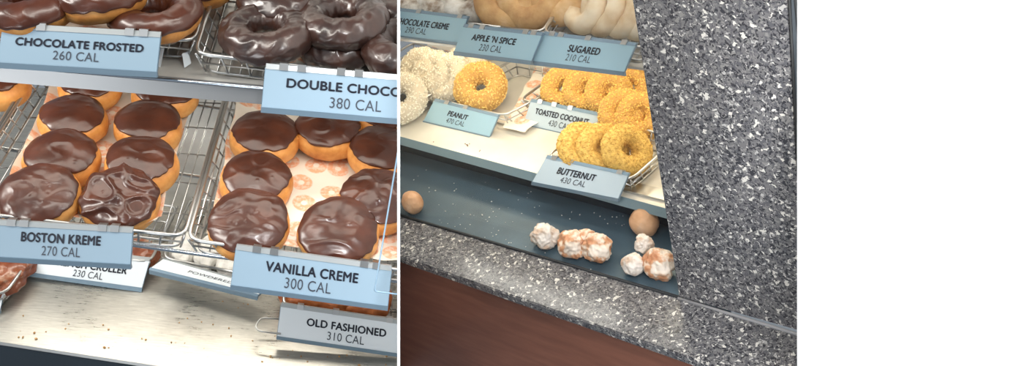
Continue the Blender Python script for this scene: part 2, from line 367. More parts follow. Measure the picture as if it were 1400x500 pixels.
# ------------------------------------------------------------------ doughnuts
def sp(x, e): return math.copysign(abs(x) ** e, x)
def fill_surf(seed, R=.044, H=.040, am=.0016):
    def f(th, ph, off=0.0):
        s, c_ = math.sin(th), math.cos(th)
        rr = R * sp(s, .72); zz = H * .5 * sp(c_, .62 if c_ < 0 else .80)
        p = V(rr * math.cos(ph), rr * math.sin(ph), zz)
        nrm = V(math.cos(ph) * s, math.sin(ph) * s, c_ * 1.5).normalized()
        k = noise.noise(p * 34 + V(seed, seed * 2, 0)) * am * 1.6 + noise.noise(p * 75 + V(0, seed, 7)) * am * .5
        return p + nrm * (k + off) + V(0, 0, H * .5)
    return f
def filled_donut(fr, px, py, z, seed, label, group, R=.044, H=.042, edge=1.0, wr=.5, tilt=(0, 0), shift=(0, 0), cut=None):
    random.seed(seed)
    b_ = fr.hit(px, py, z + H * .85); base = V(b_.x, b_.y, z)
    ra = math.radians
    rot = Matrix.Rotation(ra(tilt[0]), 3, 'X') @ Matrix.Rotation(ra(tilt[1]), 3, 'Y') @ Matrix.Rotation(0, 3, 'Z')
    root = thing('filled_donut', label, 'donut', fr, base, rot, group)
    f = fill_surf(seed, R, H)
    m = MB(); m.grid(lambda u, v: f(.02 + u * (math.pi - .04), v * 6.28319), 30, 60, closev=True)
    m.cap(); m.build('bun', M['dough'], root, smooth=True)
    ph0 = math.atan2(shift[1], shift[0]) if shift != (0, 0) else 0; sh = math.hypot(*shift)
    def g(u, v):
        ph = v * 6.28319
        te = edge + sh * math.cos(ph - ph0) + .17 * noise.noise(V(math.cos(ph) * 1.6, math.sin(ph) * 1.6, seed * 3.1)) + .11 * noise.noise(V(math.cos(ph) * 4, math.sin(ph) * 5, seed))
        if u < .86: th = .02 + te * (u / .86); off = .0018
        else: th = te + .045 * math.sin((u - .86) / .14 * 3.1416); off = .0018 - .0034 * ((u - .86) / .14)
        p = f(th, ph)
        wv = noise.noise(V(p.x * 42 + seed, p.y * 60, seed * .7)); wrk = max(0, 1 - abs(wv) * 3.2) * .0026 * wr
        wv2 = (1 + noise.noise(V(p.x * 90, p.y * 70 + seed, 3))) * .0006 * wr
        fade = min(1, (1 - u) * 5)
        bub = 0
        for (bx, by, br) in bubbles:
            d2 = ((p.x - bx) ** 2 + (p.y - by) ** 2) / br ** 2
            if d2 < 4: bub += br * .5 * math.exp(-d2 * 2)
        return f(th, ph, off + (wrk + wv2 + .6 * bub) * fade)
    bubbles = [(random.uniform(-.022, .022), random.uniform(-.02, .022), random.uniform(.0015, .003)) for _ in range(random.choice((2, 4, 6)))]
    m = MB(); m.grid(g, 52, 110, closev=True); m.cap(); m.build('icing', M['icing'], root, smooth=True)
    return root
def axis_rot(fr, axc, spin=0):
    z = fr.dirc(V(*axc)); x = V(1, 0, 0); x = (x - z * x.dot(z)).normalized(); y = z.cross(x)
    return Matrix(((x.x, y.x, z.x), (x.y, y.y, z.y), (x.z, y.z, z.z))) @ Matrix.Rotation(spin, 3, 'Z'), z
def ring_f(seed, R, r, am, sq=1.0):
    def f(u, v, off=0.0):
        a_ = u * 6.28319; t = v * 6.28319
        k = noise.noise(V(math.cos(a_) * 2.2, math.sin(a_) * 2.2, seed) + V(0, 0, math.sin(t) * .8)) * am + noise.noise(V(math.cos(a_) * 6, math.sin(a_) * 6, seed + t * .3)) * am * .35 * math.sin(t * .5)
        rr = r + k + off
        return V((R + rr * math.cos(t)) * math.cos(a_), (R + rr * math.cos(t)) * math.sin(a_), rr * sq * math.sin(t))
    return f
def rest_height(R, r, az): return R * math.sqrt(max(0, 1 - az * az)) + r
def ring_root(fr, px, py, zb, axc, label, group, R, r, lift=0, spin=0, name='ring_donut'):
    rot, z = axis_rot(fr, axc, spin); h = rest_height(R, r, z.z) - .0015 + lift
    c_ = fr.hit(px, py, zb + h)
    return thing(name, label, 'donut', fr, c_, rot, group)
def ring_mesh(seed, R, r, am, mat, wr=0, name='ring_body', sq=1.0):
    f = ring_f(seed, R, r, am, sq)
    def g(u, v):
        if not wr: return f(u, v)
        p = f(u, v); w1 = noise.noise(p * 60 + V(seed, 0, 0)); w2 = noise.noise(p * 130)
        return f(u, v, (1 - abs(w1) * 2.8) * .0022 * wr + w2 * .0009 * wr)
    m = MB(); m.grid(g, 120 if wr else 72, 60 if wr else 30, True, True)
    return m, f
def glazed_ring(fr, px, py, zb, axc, seed, label, group, R=.0315, r=.0195, lift=0):
    root = ring_root(fr, px, py, zb, axc, label, group, R, r, lift)
    m, f = ring_mesh(seed, R, r, .0018, None, .65); m.build('glazed_ring', M['glaze'], root, smooth=True); return root
def frosted_ring(fr, px, py, zb, axc, seed, label, group, R=.0315, r=.0195, lift=0, wr=.6, edge=.5):
    root = ring_root(fr, px, py, zb, axc, label, group, R, r, lift)
    m, f = ring_mesh(seed, R, r, .0018, None); m.build('ring_body', M['dough'], root, smooth=True)
    def g(u, v):
        a_ = u * 6.28319; e = .07 * noise.noise(V(math.cos(a_) * 4, math.sin(a_) * 4, seed * 2))
        lo = -.02 - e * .4; hi = edge + .03 + e * .4; x = lo + (hi - lo) * v
        off = .0016 - .003 * max(0, abs(v - .5) * 2 - .9) / .1
        p = f(u, x); w1 = noise.noise(p * 55 + V(seed, 0, 0))
        return f(u, x, off + max(0, 1 - abs(w1) * 3) * .002 * wr * min(1, (1 - abs(v - .5) * 2) * 4))
    m = MB(); m.grid(g, 120, 40, True); m.build('icing', M['icing'], root, smooth=True); return root
protos = {}
def coated_ring(fr, px, py, zb, axc, kind, label, group, R=.029, r=.0175, lift=0, spin=0):
    """doughnuts under nuts, coconut, crumbs or sugar: meshes are shared between copies of a kind"""
    root = ring_root(fr, px, py, zb, axc, label, group, R, r, lift, spin)
    spec = dict(peanut=(M['peanut'], 2000, .0026, .0017), coconut=(M['coconut'], 1900, .0030, .0014), toast=(M['toast'], 1900, .0028, .0013),
                butter=(M['butter'], 2600, .0017, .0012), creme=(M['creme'], 0, 0, 0), apple=(M['apple'], 0, 0, 0), sugared=(M['sugared'], 0, 0, 0), sugar=(M['sugar'], 0, 0, 0))[kind]
    if kind not in protos:
        sd = len(protos) * 3.7 + 1; random.seed(int(sd * 10))
        m, f = ring_mesh(sd, R, r, .0015, None); o = m.build('ring_body', {'peanut': M['brown_core'], 'toast': M['brown_core'], 'coconut': M['grey_core']}.get(kind, spec[0]), None, smooth=True)
        tp = None
        if spec[1]:
            mb = MB(); bm = mb.bm
            for i in range(spec[1]):
                u, v = random.random(), random.random()
                if random.random() > (R + r * math.cos(v * 6.283)) / (R + r): continue
                p = f(u, v, .0003); d = V(random.uniform(-1, 1), random.uniform(-1, 1), random.uniform(-1, 1)).normalized()
                e = d.cross(V(random.uniform(-1, 1), random.uniform(-1, 1), random.uniform(-1, 1))).normalized(); g = d.cross(e)
                L_ = spec[2] * random.uniform(.6, 1.3); w_ = spec[3] * random.uniform(.7, 1.2)
                vs = [bm.verts.new(p + q) for q in (d * L_, -d * L_, e * w_, -e * w_, g * w_, -g * w_)]
                for A in (0, 1):
                    for B, D in ((2, 4), (4, 3), (3, 5), (5, 2)): bm.faces.new((vs[A], vs[B], vs[D]))
            tp = mb.build('topping', spec[0], None); tp['kind'] = 'stuff'
        protos[kind] = (o.data, tp.data if tp else None)
        o.parent = root
        if tp: tp.parent = root
    else:
        bd, td = protos[kind]
        o = bpy.data.objects.new('ring_body', bd); C.objects.link(o); o.parent = root
        if td: t = bpy.data.objects.new('topping', td); C.objects.link(t); t.parent = root; t['kind'] = 'stuff'
    return root
def lump(fr, px, py, zb, rad, seed, label, mat, name, cat='donut piece', group='doughnut pieces fallen in the trough', amp=.25, cleft=.0, bumps=20):
    rx, ry, rz = rad; c_ = fr.hit(px, py, zb + rz); c_.z = zb + rz
    bm = bmesh.new(); bmesh.ops.create_icosphere(bm, subdivisions=5, radius=1)
    for v in bm.verts:
        p = v.co.copy(); k = 1 + amp * noise.noise(p * 1.4 + V(seed, 0, 0)) + amp * .7 * (1 - abs(noise.noise(p * 2.7 + V(0, seed, 0))) * 3) * .4
        k += amp * .16 * noise.noise(p * 8 + V(seed, 1, 0))
        if cleft: k -= cleft * math.exp(-((p.x + .3 * p.y) * 5) ** 2)
        v.co = V(p.x * rx * k, p.y * ry * k, p.z * rz * (1 + (k - 1) * .8))
        if v.co.z < -rz * .82: v.co.z = -rz * .82
    zmin = min(v.co.z for v in bm.verts)
    mb = MB(); mb.bm.free(); mb.bm = bm
    c2 = c_.copy(); c2.z = zb - zmin
    o = mb.build(name, mat, None, None, True); o.matrix_world = fr.M @ Matrix.Translation(c2); o['side'] = fr.side
    return props(o, label, cat, group)

# ================================================================== THE SETTING
def slab_px(name, x0, x1, d0, d1, left, tl=None):
    """upright white board seen edge-on: its visible edge lies at distance d0"""
    m = MB(); top, bot = -260, 760
    a0, a1 = toW(ray(x0, top) * d0), toW(ray(x0, bot) * d0)
    if tl: s_ = (toW(ray(x1, 250) * d0) - toW(ray(x0, 250) * d0))
    else: s_ = (toW(ray(x1, 250) * d0) - toW(ray(x0, 250) * d0))
    xm = x0 if left else (x0 + x1) / 2
    bk = (toW(ray(xm, 250) * d1) - toW(ray(xm, 250) * d0))
    m.hexa([a0, a0 + s_, a1 + s_, a1], [a0 + bk, a0 + s_ + bk, a1 + s_ + bk, a1 + bk])
    o = m.build(name, M['white_board'], None); o['kind'] = 'structure'; return o
slab_px('divider_board', 543.2, 546.9, .93, 2.6, False)  # stands in for the blank white strip between the two views
slab_px('margin_board', 1090, 1800, 1.02, 1.9, True)  # stands in for the blank white area beside the right view

# ---------------- left display case
def quad(fr, px, z): return [fr.hit(*p, z) for p in px]
case = thing('display_case', 'steel display case at left with a plate shelf above and brushed deck below', 'display case', LF)
q = quad(LF, [(-260, 428), (760, 583), (640, 120), (-100, 120)], ZC)
m = MB(); m.slab(q, V(0, 0, 1), .004); m.build('deck', M['deck'], case)
e0, e1 = q[0], q[1]; d = V(0, -1, 0)
m = MB(); m.hexa([e0 + V(0, 0, .001), e1 + V(0, 0, .001), e1 + d * .003 + V(0, 0, -.002), e0 + d * .003 + V(0, 0, -.002)], [e0 - V(0, 0, .006), e1 - V(0, 0, .006), e1 + d * .003 - V(0, 0, .006), e0 + d * .003 - V(0, 0, .006)])
m.build('deck_edge', M['steel'], case)
m = MB(); m.hexa([e0 + d * .003 - V(0, 0, .003), e1 + d * .003 - V(0, 0, .003), e1 + d * .12 - V(0, 0, .02), e0 + d * .12 - V(0, 0, .02)],
                 [e0 + d * .003 - V(0, 0, .05), e1 + d * .003 - V(0, 0, .05), e1 + d * .12 - V(0, 0, .05), e0 + d * .12 - V(0, 0, .05)])
m.build('base_frame', M['navy'], case)
# top shelf: plate with folded front lip
s0, s1 = LF.hit(-150, 47, ZA), LF.hit(640, 154, ZA)
s0 = LF.hit(-150, 76, ZA); s1 = LF.hit(640, 146, ZA)
b0, b1 = s0 + V(0, .36, 0), s1 + V(0, .36, 0)
m = MB(); m.slab([s0, s1, b1, b0], V(0, 0, 1), .003); m.build('shelf_plate', M['shelf'], case)
m = MB(); m.hexa([s0 + V(0, -.001, .002), s1 + V(0, -.001, .002), s1 + V(0, -.006, -.017), s0 + V(0, -.006, -.017)], [s0 + V(0, .004, .002), s1 + V(0, .004, .002), s1 + V(0, .002, -.017), s0 + V(0, .002, -.017)])
m.build('shelf_lip', plain('shelf_edge_steel', (.27, .275, .28), .35, .6), case)
m = MB(); m.tube([s0 + V(0, -.003, .003), s1 + V(0, -.003, .003)], .0022); m.build('lip_rod', M['rod'], case, smooth=True)
# middle rack rods
m = MB(); r0, r1 = LF.hit(-80, 299, .0), LF.hit(600, 392, .0)
m.tube([r0, r1], .0024); m.build('rack_rod', M['rod'], case, smooth=True)
for oy in (.13, .27):
    m = MB(); m.tube([r0 + V(0, oy, 0), r1 + V(0, oy, 0)], .0024); m.build('rack_rod', M['steel'], case, smooth=True)
m = MB(); p0 = r0 + V(0, .40, 0); p1 = r1 + V(0, .40, 0)
m.hexa([p0 + V(0, 0, ZC), p1 + V(0, 0, ZC), p1 + V(0, 0, .6), p0 + V(0, 0, .6)], [p0 + V(0, .01, ZC), p1 + V(0, .01, ZC), p1 + V(0, .01, .6), p0 + V(0, .01, .6)])
m.build('back_panel', M['shelf'], case)
# glass pane with a visible edge in front of the middle rack
g0 = LF.deep(512, 398, 1.10); gn = V(0, -1, .45).normalized()
gq = [LF.plane(*p, g0, gn) for p in ((512, 398), (560, 404), (600, 60), (571, 20))]
gq[3] = LF.plane(569, 60, g0, gn)
pane = thing('acrylic_pane', 'clear pane with thin blue edge crossing the vanilla creme basket at the white divider', 'glass pane', LF, g0)
m = MB(); m.slab(gq, gn, .002); m.build('pane', M['glass'], pane, g0)
m = MB(); m.tube(fillet([gq[3], gq[0], gq[1]], .003), .0009, 6); m.build('edge', M['glass_edge'], pane, g0, True)

# ---------------- right display case
caseR = thing('display_case', 'steel display case at right with ring donuts behind slanting glass', 'display case', RF)
fe0, fe1 = RF.hit(460, 163.5, 0), RF.hit(960, 299, 0)
m = MB(); m.slab([fe0, fe1, fe1 + V(0, .45, 0), fe0 + V(0, .45, 0)], V(0, 0, 1), .004); m.build('deck', M['deck_r'], caseR)
m = MB(); m.hexa([fe0 + V(0, 0, .001), fe1 + V(0, 0, .001), fe1 + V(0, -.006, -.012), fe0 + V(0, -.006, -.012)], [fe0 + V(0, .003, -.001), fe1 + V(0, .003, -.001), fe1 + V(0, .003, -.012), fe0 + V(0, .003, -.012)])
m.build('deck_lip', M['lip'], caseR)
m = MB(); m.hexa([fe0 + V(0, .02, -.012), fe1 + V(0, .02, -.012), fe1 + V(0, .02, ZT - .001), fe0 + V(0, .02, ZT - .001)], [fe0 + V(0, .03, -.012), fe1 + V(0, .03, -.012), fe1 + V(0, .03, ZT - .001), fe0 + V(0, .03, ZT - .001)])
m.build('riser', M['navy'], caseR)
t0, t1 = RF.hit(440, 262, ZT), RF.hit(1000, 428, ZT)
m = MB(); m.slab([t0, t1, V(fe1.x, fe1.y + .02, ZT), V(fe0.x, fe0.y + .02, ZT)], V(0, 0, 1), .003); m.build('trough', M['trough'], caseR)
u0, u1 = RF.hit(460, 48, ZU), RF.hit(900, 102, ZU)
m = MB(); m.slab([u0 + V(0, .012, 0), u1 + V(0, .012, 0), u1 + V(0, .32, 0), u0 + V(0, .32, 0)], V(0, 0, 1), .004); m.build('upper_shelf', M['shelf'], caseR)
m = MB(); p0 = fe0 + V(0, .40, 0); p1 = fe1 + V(0, .40, 0)
m.hexa([p0, p1, p1 + V(0, 0, .7), p0 + V(0, 0, .7)], [p0 + V(0, .01, 0), p1 + V(0, .01, 0), p1 + V(0, .01, .7), p0 + V(0, .01, .7)]); m.build('back_panel', M['shelf'], caseR)

# granite counter, wood front, granite end panel
c0, c1 = RF.hit(440, 313, ZT + .002), RF.hit(1180, 571, ZT + .002)
k0, k1 = RF.hit(440, 263.5, ZT + .002), RF.hit(1180, 481, ZT + .002)
cnt = thing('service_counter', 'grey speckled granite counter ledge in front of the right display case', 'counter', RF, c0)
m = MB(); m.slab([c0, c1, k1, k0], V(0, 0, 1), .014); m.build('countertop', M['granite'], cnt, c0, bevel=.0015)
m = MB(); dn = V(0, .012, 0)
m.hexa([c0 + dn - V(0, 0, .014), c1 + dn - V(0, 0, .014), c1 + dn - V(0, 0, .75), c0 + dn - V(0, 0, .75)], [c0 + dn * 2.5 - V(0, 0, .014), c1 + dn * 2.5 - V(0, 0, .014), c1 + dn * 2.5 - V(0, 0, .75), c0 + dn * 2.5 - V(0, 0, .75)])
m.build('front_panel', M['wood'], cnt, c0)
g0_, g1_ = RF.hit(440, 262.5, ZT + .003), RF.hit(935, 408, ZT + .003)
m = MB(); m.tube([g0_, g1_], .0022); m.build('glass_seal', M['black'], cnt, c0, True)
# end panel
pA, pB = RF.hit(928, 406, ZT + .003), RF.hit(1130, 467, ZT + .003)
along = (pB - pA).normalized(); pn = V(along.y, -along.x, 0).normalized()
if pn.y > 0: pn = -pn
pT = [RF.plane(861, -20, pA, pn), RF.plane(1077, -20, pA, pn)]
pR = RF.plane(1102, 455, pA, pn)
ep = thing('granite_end_panel', 'tall grey speckled granite panel closing the right end of the case', 'panel', RF, pA)
m = MB(); m.slab([pT[0], pT[1], pR, pA], pn, .02); m.build('slab', M['granite'], ep, pA, bevel=.0015)
m = MB(); m.tube([pA + pn * .002, pB + pn * .002], .0022); m.build('base_bead', plain('clear_sealant', (.30, .30, .31), .3), ep, pA, True)
m = MB(); a_, b_ = RF.plane(1079, -25, pA, pn), RF.plane(1103, 455, pA, pn); a2, b2 = RF.plane(1091, -25, pA, pn), RF.plane(1115, 455, pA, pn)
m.slab([a_, a2, b2, b_], pn, .012); m.build('metal_jamb', plain('grey_metal', (.13, .15, .17), .35, .5), ep, pA)
m = MB(); m.tube([RF.plane(1078.5, -25, pA, pn), RF.plane(1102, 455, pA, pn)], .0016); m.tube([RF.plane(1086, -25, pA, pn) + pn * .001, RF.plane(1098, 120, pA, pn) + pn * .001], .0014); m.build('rubber_seal', M['black'], ep, pA, True)
m = MB(); w0 = RF.plane(1050, -40, pA, pn) - pn * .06; w1 = RF.plane(1200, -40, pA, pn) - pn * .06; w2 = RF.plane(1200, 300, pA, pn) - pn * .06; w3 = RF.plane(1065, 300, pA, pn) - pn * .06
m.slab([w0, w1, w2, w3], pn, .01); m.build('backing_strip', plain('tan_board', (.42, .33, .20), .6), ep, pA)

# ================================================================== LEFT CASE CONTENTS
ZB = .004
RIM = .032
basket(LF, [(-70, 26), (266, 56), (300, -75), (5, -95)], ZA + RIM, .028, 'wire basket holding the chocolate frosted ring donuts at top left')
basket(LF, [(267, 73), (600, 113), (600, -60), (312, -72)], ZA + RIM, .028, 'wire basket holding the dark double chocolate rings, top shelf')
basket(LF, [(-68, 287), (252, 323), (322, 82), (68, 70)], RIM, .028, 'wire basket of chocolate topped donuts above the Boston Kreme sign', n_side=13)
basket(LF, [(257, 327), (610, 378), (600, 92), (328, 78)], RIM, .028, 'wire basket of chocolate topped donuts above the Vanilla Creme sign', n_side=13)
basket(LF, [(-330, 262), (-72, 290), (50, 86), (-150, 70)], RIM, .028, 'wire basket cut by the left edge, middle rack', n_side=13)
paper(LF, [(-4, 300), (216, 325), (276, 92), (90, 84)], ZB, 'donut printed white paper lining the Boston Kreme basket', 3, .004, .010, flap=.018)
paper(LF, [(283, 340), (600, 372), (600, 100), (335, 90)], ZB, 'donut printed white paper lining the Vanilla Creme basket', 8, .004, .010, flap=.012)
paper(LF, [(-120, 150), (0, 158), (44, 88), (-60, 70)], ZB, 'donut printed paper lining the basket at the far left', 5, .003, .004)
paper(LF, [(318, 92), (600, 124), (600, -60), (335, -60)], ZA + ZB, 'donut printed paper under the double chocolate rings', 12, .003, .006)
paper(LF, [(-60, 44), (240, 70), (276, -60), (5, -80)], ZA + ZB, 'donut printed paper under the chocolate frosted rings', 15, .003, .004)

GB = 'chocolate topped filled donuts in the Boston Kreme basket'
Z0 = .010
fd = lambda *a_, **k: filled_donut(LF, *a_, **k)
fd(122, 106, Z0, 11, 'chocolate topped donut at back left of Boston Kreme basket, half under the shelf', GB, R=0.0405)
fd(225, 118, Z0, 12, 'chocolate topped donut at back right of Boston Kreme basket, half under the shelf', GB, R=0.0420)
fd(99, 154, Z0, 13, 'smooth chocolate topped donut, second from the back on the left of Boston Kreme basket', GB, R=0.0415, wr=.15)
fd(202, 162, Z0, 14, 'smooth chocolate topped donut, second from the back on the right of Boston Kreme basket', GB, R=0.0415, wr=.15)
fd(85, 206, Z0, 15, 'chocolate topped donut with bubbles directly behind the front left one, Boston Kreme basket', GB, R=0.0430, wr=.3, tilt=(4, -2))
fd(193, 214, Z0, 16, 'chocolate topped donut with bubbles behind the wrinkled front one, Boston Kreme basket', GB, R=0.0430, wr=.3, tilt=(5, 0))
fd(56, 256, Z0, 17, 'big chocolate topped donut in the front left corner of Boston Kreme basket', GB, R=0.0445, H=.038, wr=.3, tilt=(14, -4), edge=1.12)
fd(165, 261, Z0, 18, 'donut with crumpled wrinkled chocolate top at the front of Boston Kreme basket', GB, R=0.0440, H=.038, wr=1.6, tilt=(14, 0), edge=1.12)
GV = 'chocolate topped filled donuts in the Vanilla Creme basket'
fd(362, 178, Z0, 21, 'smooth chocolate topped donut at back left of Vanilla Creme basket', GV, R=0.0445, wr=.15)
fd(449, 170, Z0, 22, 'chocolate topped donut at the back middle of Vanilla Creme basket under the Double Chocolate sign', GV, R=0.0445, wr=.5)
fd(526, 200, Z0, 23, 'chocolate topped donut cut by the white divider, back row of Vanilla Creme basket', GV, R=0.0460, wr=.25)
fd(530, 152, Z0, 24, 'chocolate topped donut mostly hidden behind the Double Chocolate sign', GV, R=0.0430, wr=.4)
fd(352, 236, Z0, 25, 'chocolate topped donut in the middle left of Vanilla Creme basket', GV, R=0.0437, wr=.4, tilt=(6, 0))
fd(516, 262, Z0, 26, 'bubbly chocolate topped donut at the right behind the clear pane', GV, R=0.0470, wr=.8, tilt=(8, 0))
fd(343, 294, Z0, 27, 'chocolate topped donut at front left of Vanilla Creme basket', GV, R=0.0475, H=.038, wr=.5, tilt=(12, -4), edge=1.12)
fd(464, 305, Z0, 28, 'dark chocolate topped donut at front right of Vanilla Creme basket above the sign', GV, R=0.0475, H=.038, wr=.5, tilt=(14, 0), edge=1.12)
fd(-6, 106, Z0, 31, 'plain edged donut cut by the left border under the Chocolate Frosted sign', 'donuts in the far left basket', R=0.0400, edge=.75)

TOWARD = (0.05, -.62, -.78)
AX = (.03, -.80, -.60)
frosted_ring(LF, 213, 21, ZA + .006, AX, 5, 'chocolate frosted ring donut with streaky icing right of the sign', 'chocolate frosted rings', R=.0335, r=.0165, lift=.014, edge=.7)
frosted_ring(LF, 37, 8, ZA + .006, AX, 7, 'chocolate frosted ring donut at far left above the sign', 'chocolate frosted rings', R=.0345, r=.0175, lift=.014, edge=.7)
frosted_ring(LF, 136, -6, ZA + .006, (0, -.86, -.50), 9, 'chocolate frosted ring donut between the other two, raised at the top edge', 'chocolate frosted rings', R=.030, r=.020, lift=.02, edge=.2)
frosted_ring(LF, 265, -20, ZA + .006, (0, -.86, -.50), 10, 'chocolate frosted ring donut only showing its tan side at the top edge', 'chocolate frosted rings', R=.030, r=.020, edge=.1)
GD = 'dark double chocolate rings'
glazed_ring(LF, 365, 46, ZA + .006, AX, 41, 'glossy dark chocolate ring at the front left of the double chocolate basket', GD, R=.0345, r=.0175, lift=.012)
glazed_ring(LF, 468, 28, ZA + .006, (.02, -.79, -.61), 42, 'glossy dark chocolate ring in the middle of the double chocolate basket', GD, R=.0345, r=.0180, lift=.022)
glazed_ring(LF, 554, 68, ZA + .006, (.12, -.78, -.6), 43, 'glossy dark chocolate ring cut by the white divider just above the sign', GD, R=.032, r=.0190, lift=.014)
glazed_ring(LF, 386, 0, ZA + .006, AX, 44, 'glossy dark chocolate ring at the top edge behind the front left one', GD, lift=.012)
glazed_ring(LF, 562, 12, ZA + .006, AX, 45, 'glossy dark chocolate ring in the upper right corner by the divider', GD, R=.032, r=.020, lift=.012)
glazed_ring(LF, 500, -18, ZA + .006, AX, 46, 'glossy dark chocolate ring barely visible behind the middle one', GD)
glazed_ring(LF, 462, 60, ZA + .004, (.10, -.80, -.60), 47, 'dark chocolate ring lying flat below the middle one, behind the sign', GD, R=.030, r=.017)

# bottom deck
ZCb = ZC + .006
basket(LF, [(386, 417), (620, 446), (620, 330), (402, 330)], ZC + .046, .042, 'wire basket on the deck holding the brown old fashioned donuts', n_side=6)
for i, (x, y, s, lb) in enumerate([(418, 405, 1, 'brown old fashioned donut, leftmost of three under the Vanilla Creme sign'), (456, 410, 2, 'brown old fashioned donut, middle of three under the Vanilla Creme sign'), (500, 416, 3, 'brown old fashioned donut, rightmost of three under the Vanilla Creme sign')]):
    root = ring_root(LF, x, y - 7, ZC + .016, (.1, -.7, -.7), lb, 'old fashioned donuts', .024, .016)
    m, f = ring_mesh(s + 60, .024, .016, .003, None, .8); m.build('ring_body', M['old'], root, smooth=True)
paper(LF, [(420, 418), (500, 431), (520, 395), (410, 380)], ZC + .030, 'printed paper in the old fashioned basket', 21, .003, .006)
m = MB(); hp = [LF.hit(388, 436, ZC + .03), LF.hit(356, 434, ZC + .03), LF.hit(349, 446, ZC + .03), LF.hit(353, 452, ZC + .03), LF.hit(384, 456, ZC + .03)]
m.tube(fillet(hp, .008), .0014); o = m.build('wire_loop', M['steel'], None, hp[0], True, fr=LF); props(o, 'bent wire loop sticking out left of the Old Fashioned sign', 'wire')
basket(LF, [(222, 352), (352, 378), (400, 290), (262, 270)], ZC + .03, .028, 'wire basket on the deck holding powdered donuts', n_side=6, n_front=6)
for x, y, s, lb in [(252, 338, 1, 'white powdered donut, leftmost behind the tilted white sign'), (284, 343, 2, 'white powdered donut next to the leftmost one behind the tilted sign'), (315, 356, 3, 'white powdered donut beside the Vanilla Creme sign edge')]:
    lump(LF, x, y, ZC + .006, (.020, .034, .016), s * 5.3, lb, M['sugar'], 'powdered_donut', 'donut', 'powdered donuts on the deck', amp=.15)
basket(LF, [(55, 338), (205, 358), (243, 282), (110, 270)], ZC + .035, .030, 'wire basket on the deck behind the 230 calorie sign', n_side=6, n_front=6)
basket(LF, [(-140, 400), (6, 402), (52, 338), (-60, 320)], ZC + .035, .030, 'wire basket at far left on the deck with glazed brown pastry', n_side=6, n_front=6)
lump(LF, -12, 362, ZC + .008, (.055, .06, .02), 4.4, 'red brown glazed pastry cut by the left border below the Boston Kreme sign', M['cinnamon'], 'glazed_pastry', 'pastry', None, amp=.2)
lump(LF, 190, 345, ZC + .008, (.03, .03, .016), 6.4, 'red brown pastry behind the right end of the Boston Kreme sign', M['cinnamon'], 'glazed_pastry', 'pastry', None, amp=.2)

# ---------------- signs
GS = 'blue white price signs of the left case'
sign(LF, [(3, 38.5), (219, 51), (214, 98), (-3, 85)], ZA + RIM + .012, 30, [('CHOCOLATE FROSTED', .095, .90, .24, .46, True), ('260 CAL', .335, .625, .56, .82, False)], 'Chocolate Frosted price sign, 260 CAL, on the top left basket', clips=(.15, .24, .80, .89), group=GS)
sign(LF, [(363, 94), (605, 114.5), (602, 167), (358, 146)], ZA + RIM + .012, 30, [('DOUBLE CHOCOLATE', .125, .955, .20, .43, True), ('380 CAL', .37, .66, .59, .87, False)], 'Double Chocolate price sign, 380 CAL, cut off by the white divider', clips=(.10, .20, .42, .52), group=GS)
sign(LF, [(-10, 307), (181, 318), (178, 361), (-14, 350)], RIM + .012, 30, [('BOSTON KREME', .21, .775, .17, .46, True), ('270 CAL', .36, .635, .57, .87, False)], 'Boston Kreme price sign, 270 CAL, at the left', clips=(.13, .22, .78, .87), group=GS)
sign(LF, [(322.5, 341), (535, 370), (530, 418), (316, 389)], RIM + .012, 30, [('VANILLA CREME', .20, .79, .20, .47, True), ('300 CAL', .33, .625, .58, .88, False)], 'Vanilla Creme price sign, 300 CAL, below the right basket', clips=(.13, .24, .82, .9), group=GS)
sign(LF, [(384, 419), (569, 446), (566, 486), (379, 459)], ZC + .065, 30, [('OLD FASHIONED', .20, .78, .25, .50, True), ('310 CAL', .355, .625, .60, .88, False)], 'Old Fashioned price sign, 310 CAL, lowest at the divider', 'card_white_lit', clips=(.14, .4, .8), group=GS)
sign(LF, [(50, 338), (204, 357), (194, 393), (41, 372)], ZC + .04, 45, [('FRENCH CRULLER', .18, .83, .33, .58, True), ('230 CAL', .37, .635, .66, .92, False)], 'white price sign half hidden under the Boston Kreme sign, 230 CAL', 'card_white_lit', clips=(), group=GS)
sign(LF, [(223, 354), (364, 393), (353, 402.5), (206, 366)], ZC + .035, 97, [('POWDERED', .30, .72, .36, .60, False)], 'white price sign tipped nearly flat left of the Vanilla Creme sign', 'card_white_lit', clips=(), lip=.003, group=GS)
sign(LF, [(-80, 385), (6, 397), (0, 422), (-86, 410)], ZC + .03, 50, [], 'corner of a white sign at the left border above the deck', 'card_white_lit', clips=(), group=GS)
# little white tag behind the first sign and shelf clip
m = MB(); t_ = LF.hit(221, 64, ZA + .03); m.slab([LF.deep(220, 66, t_.length and 1.12), LF.deep(225, 64, 1.12), LF.deep(219, 93, 1.12), LF.deep(214, 96, 1.12)], V(0, -.7, .7), .001)
o = m.build('sign_backing', M['card_white_lit'], None, t_, fr=LF); props(o, 'white card end showing behind the Chocolate Frosted sign', 'card')
m = MB(); t_ = LF.hit(248, 88, ZA); m.hexa([LF.hit(249, 74, ZA + .012), LF.hit(257, 71, ZA + .012), LF.hit(261, 87, ZA + .002), LF.hit(252, 93, ZA + .002)], [LF.hit(249, 74, ZA + .012) + V(0, .002, 0), LF.hit(257, 71, ZA + .012) + V(0, .002, 0), LF.hit(261, 87, ZA + .002) + V(0, .002, 0), LF.hit(252, 93, ZA + .002) + V(0, .002, 0)])
o = m.build('shelf_clip', M['card_white_lit'], None, t_, fr=LF); props(o, 'small pale metal clip on the shelf between the two top baskets', 'clip')

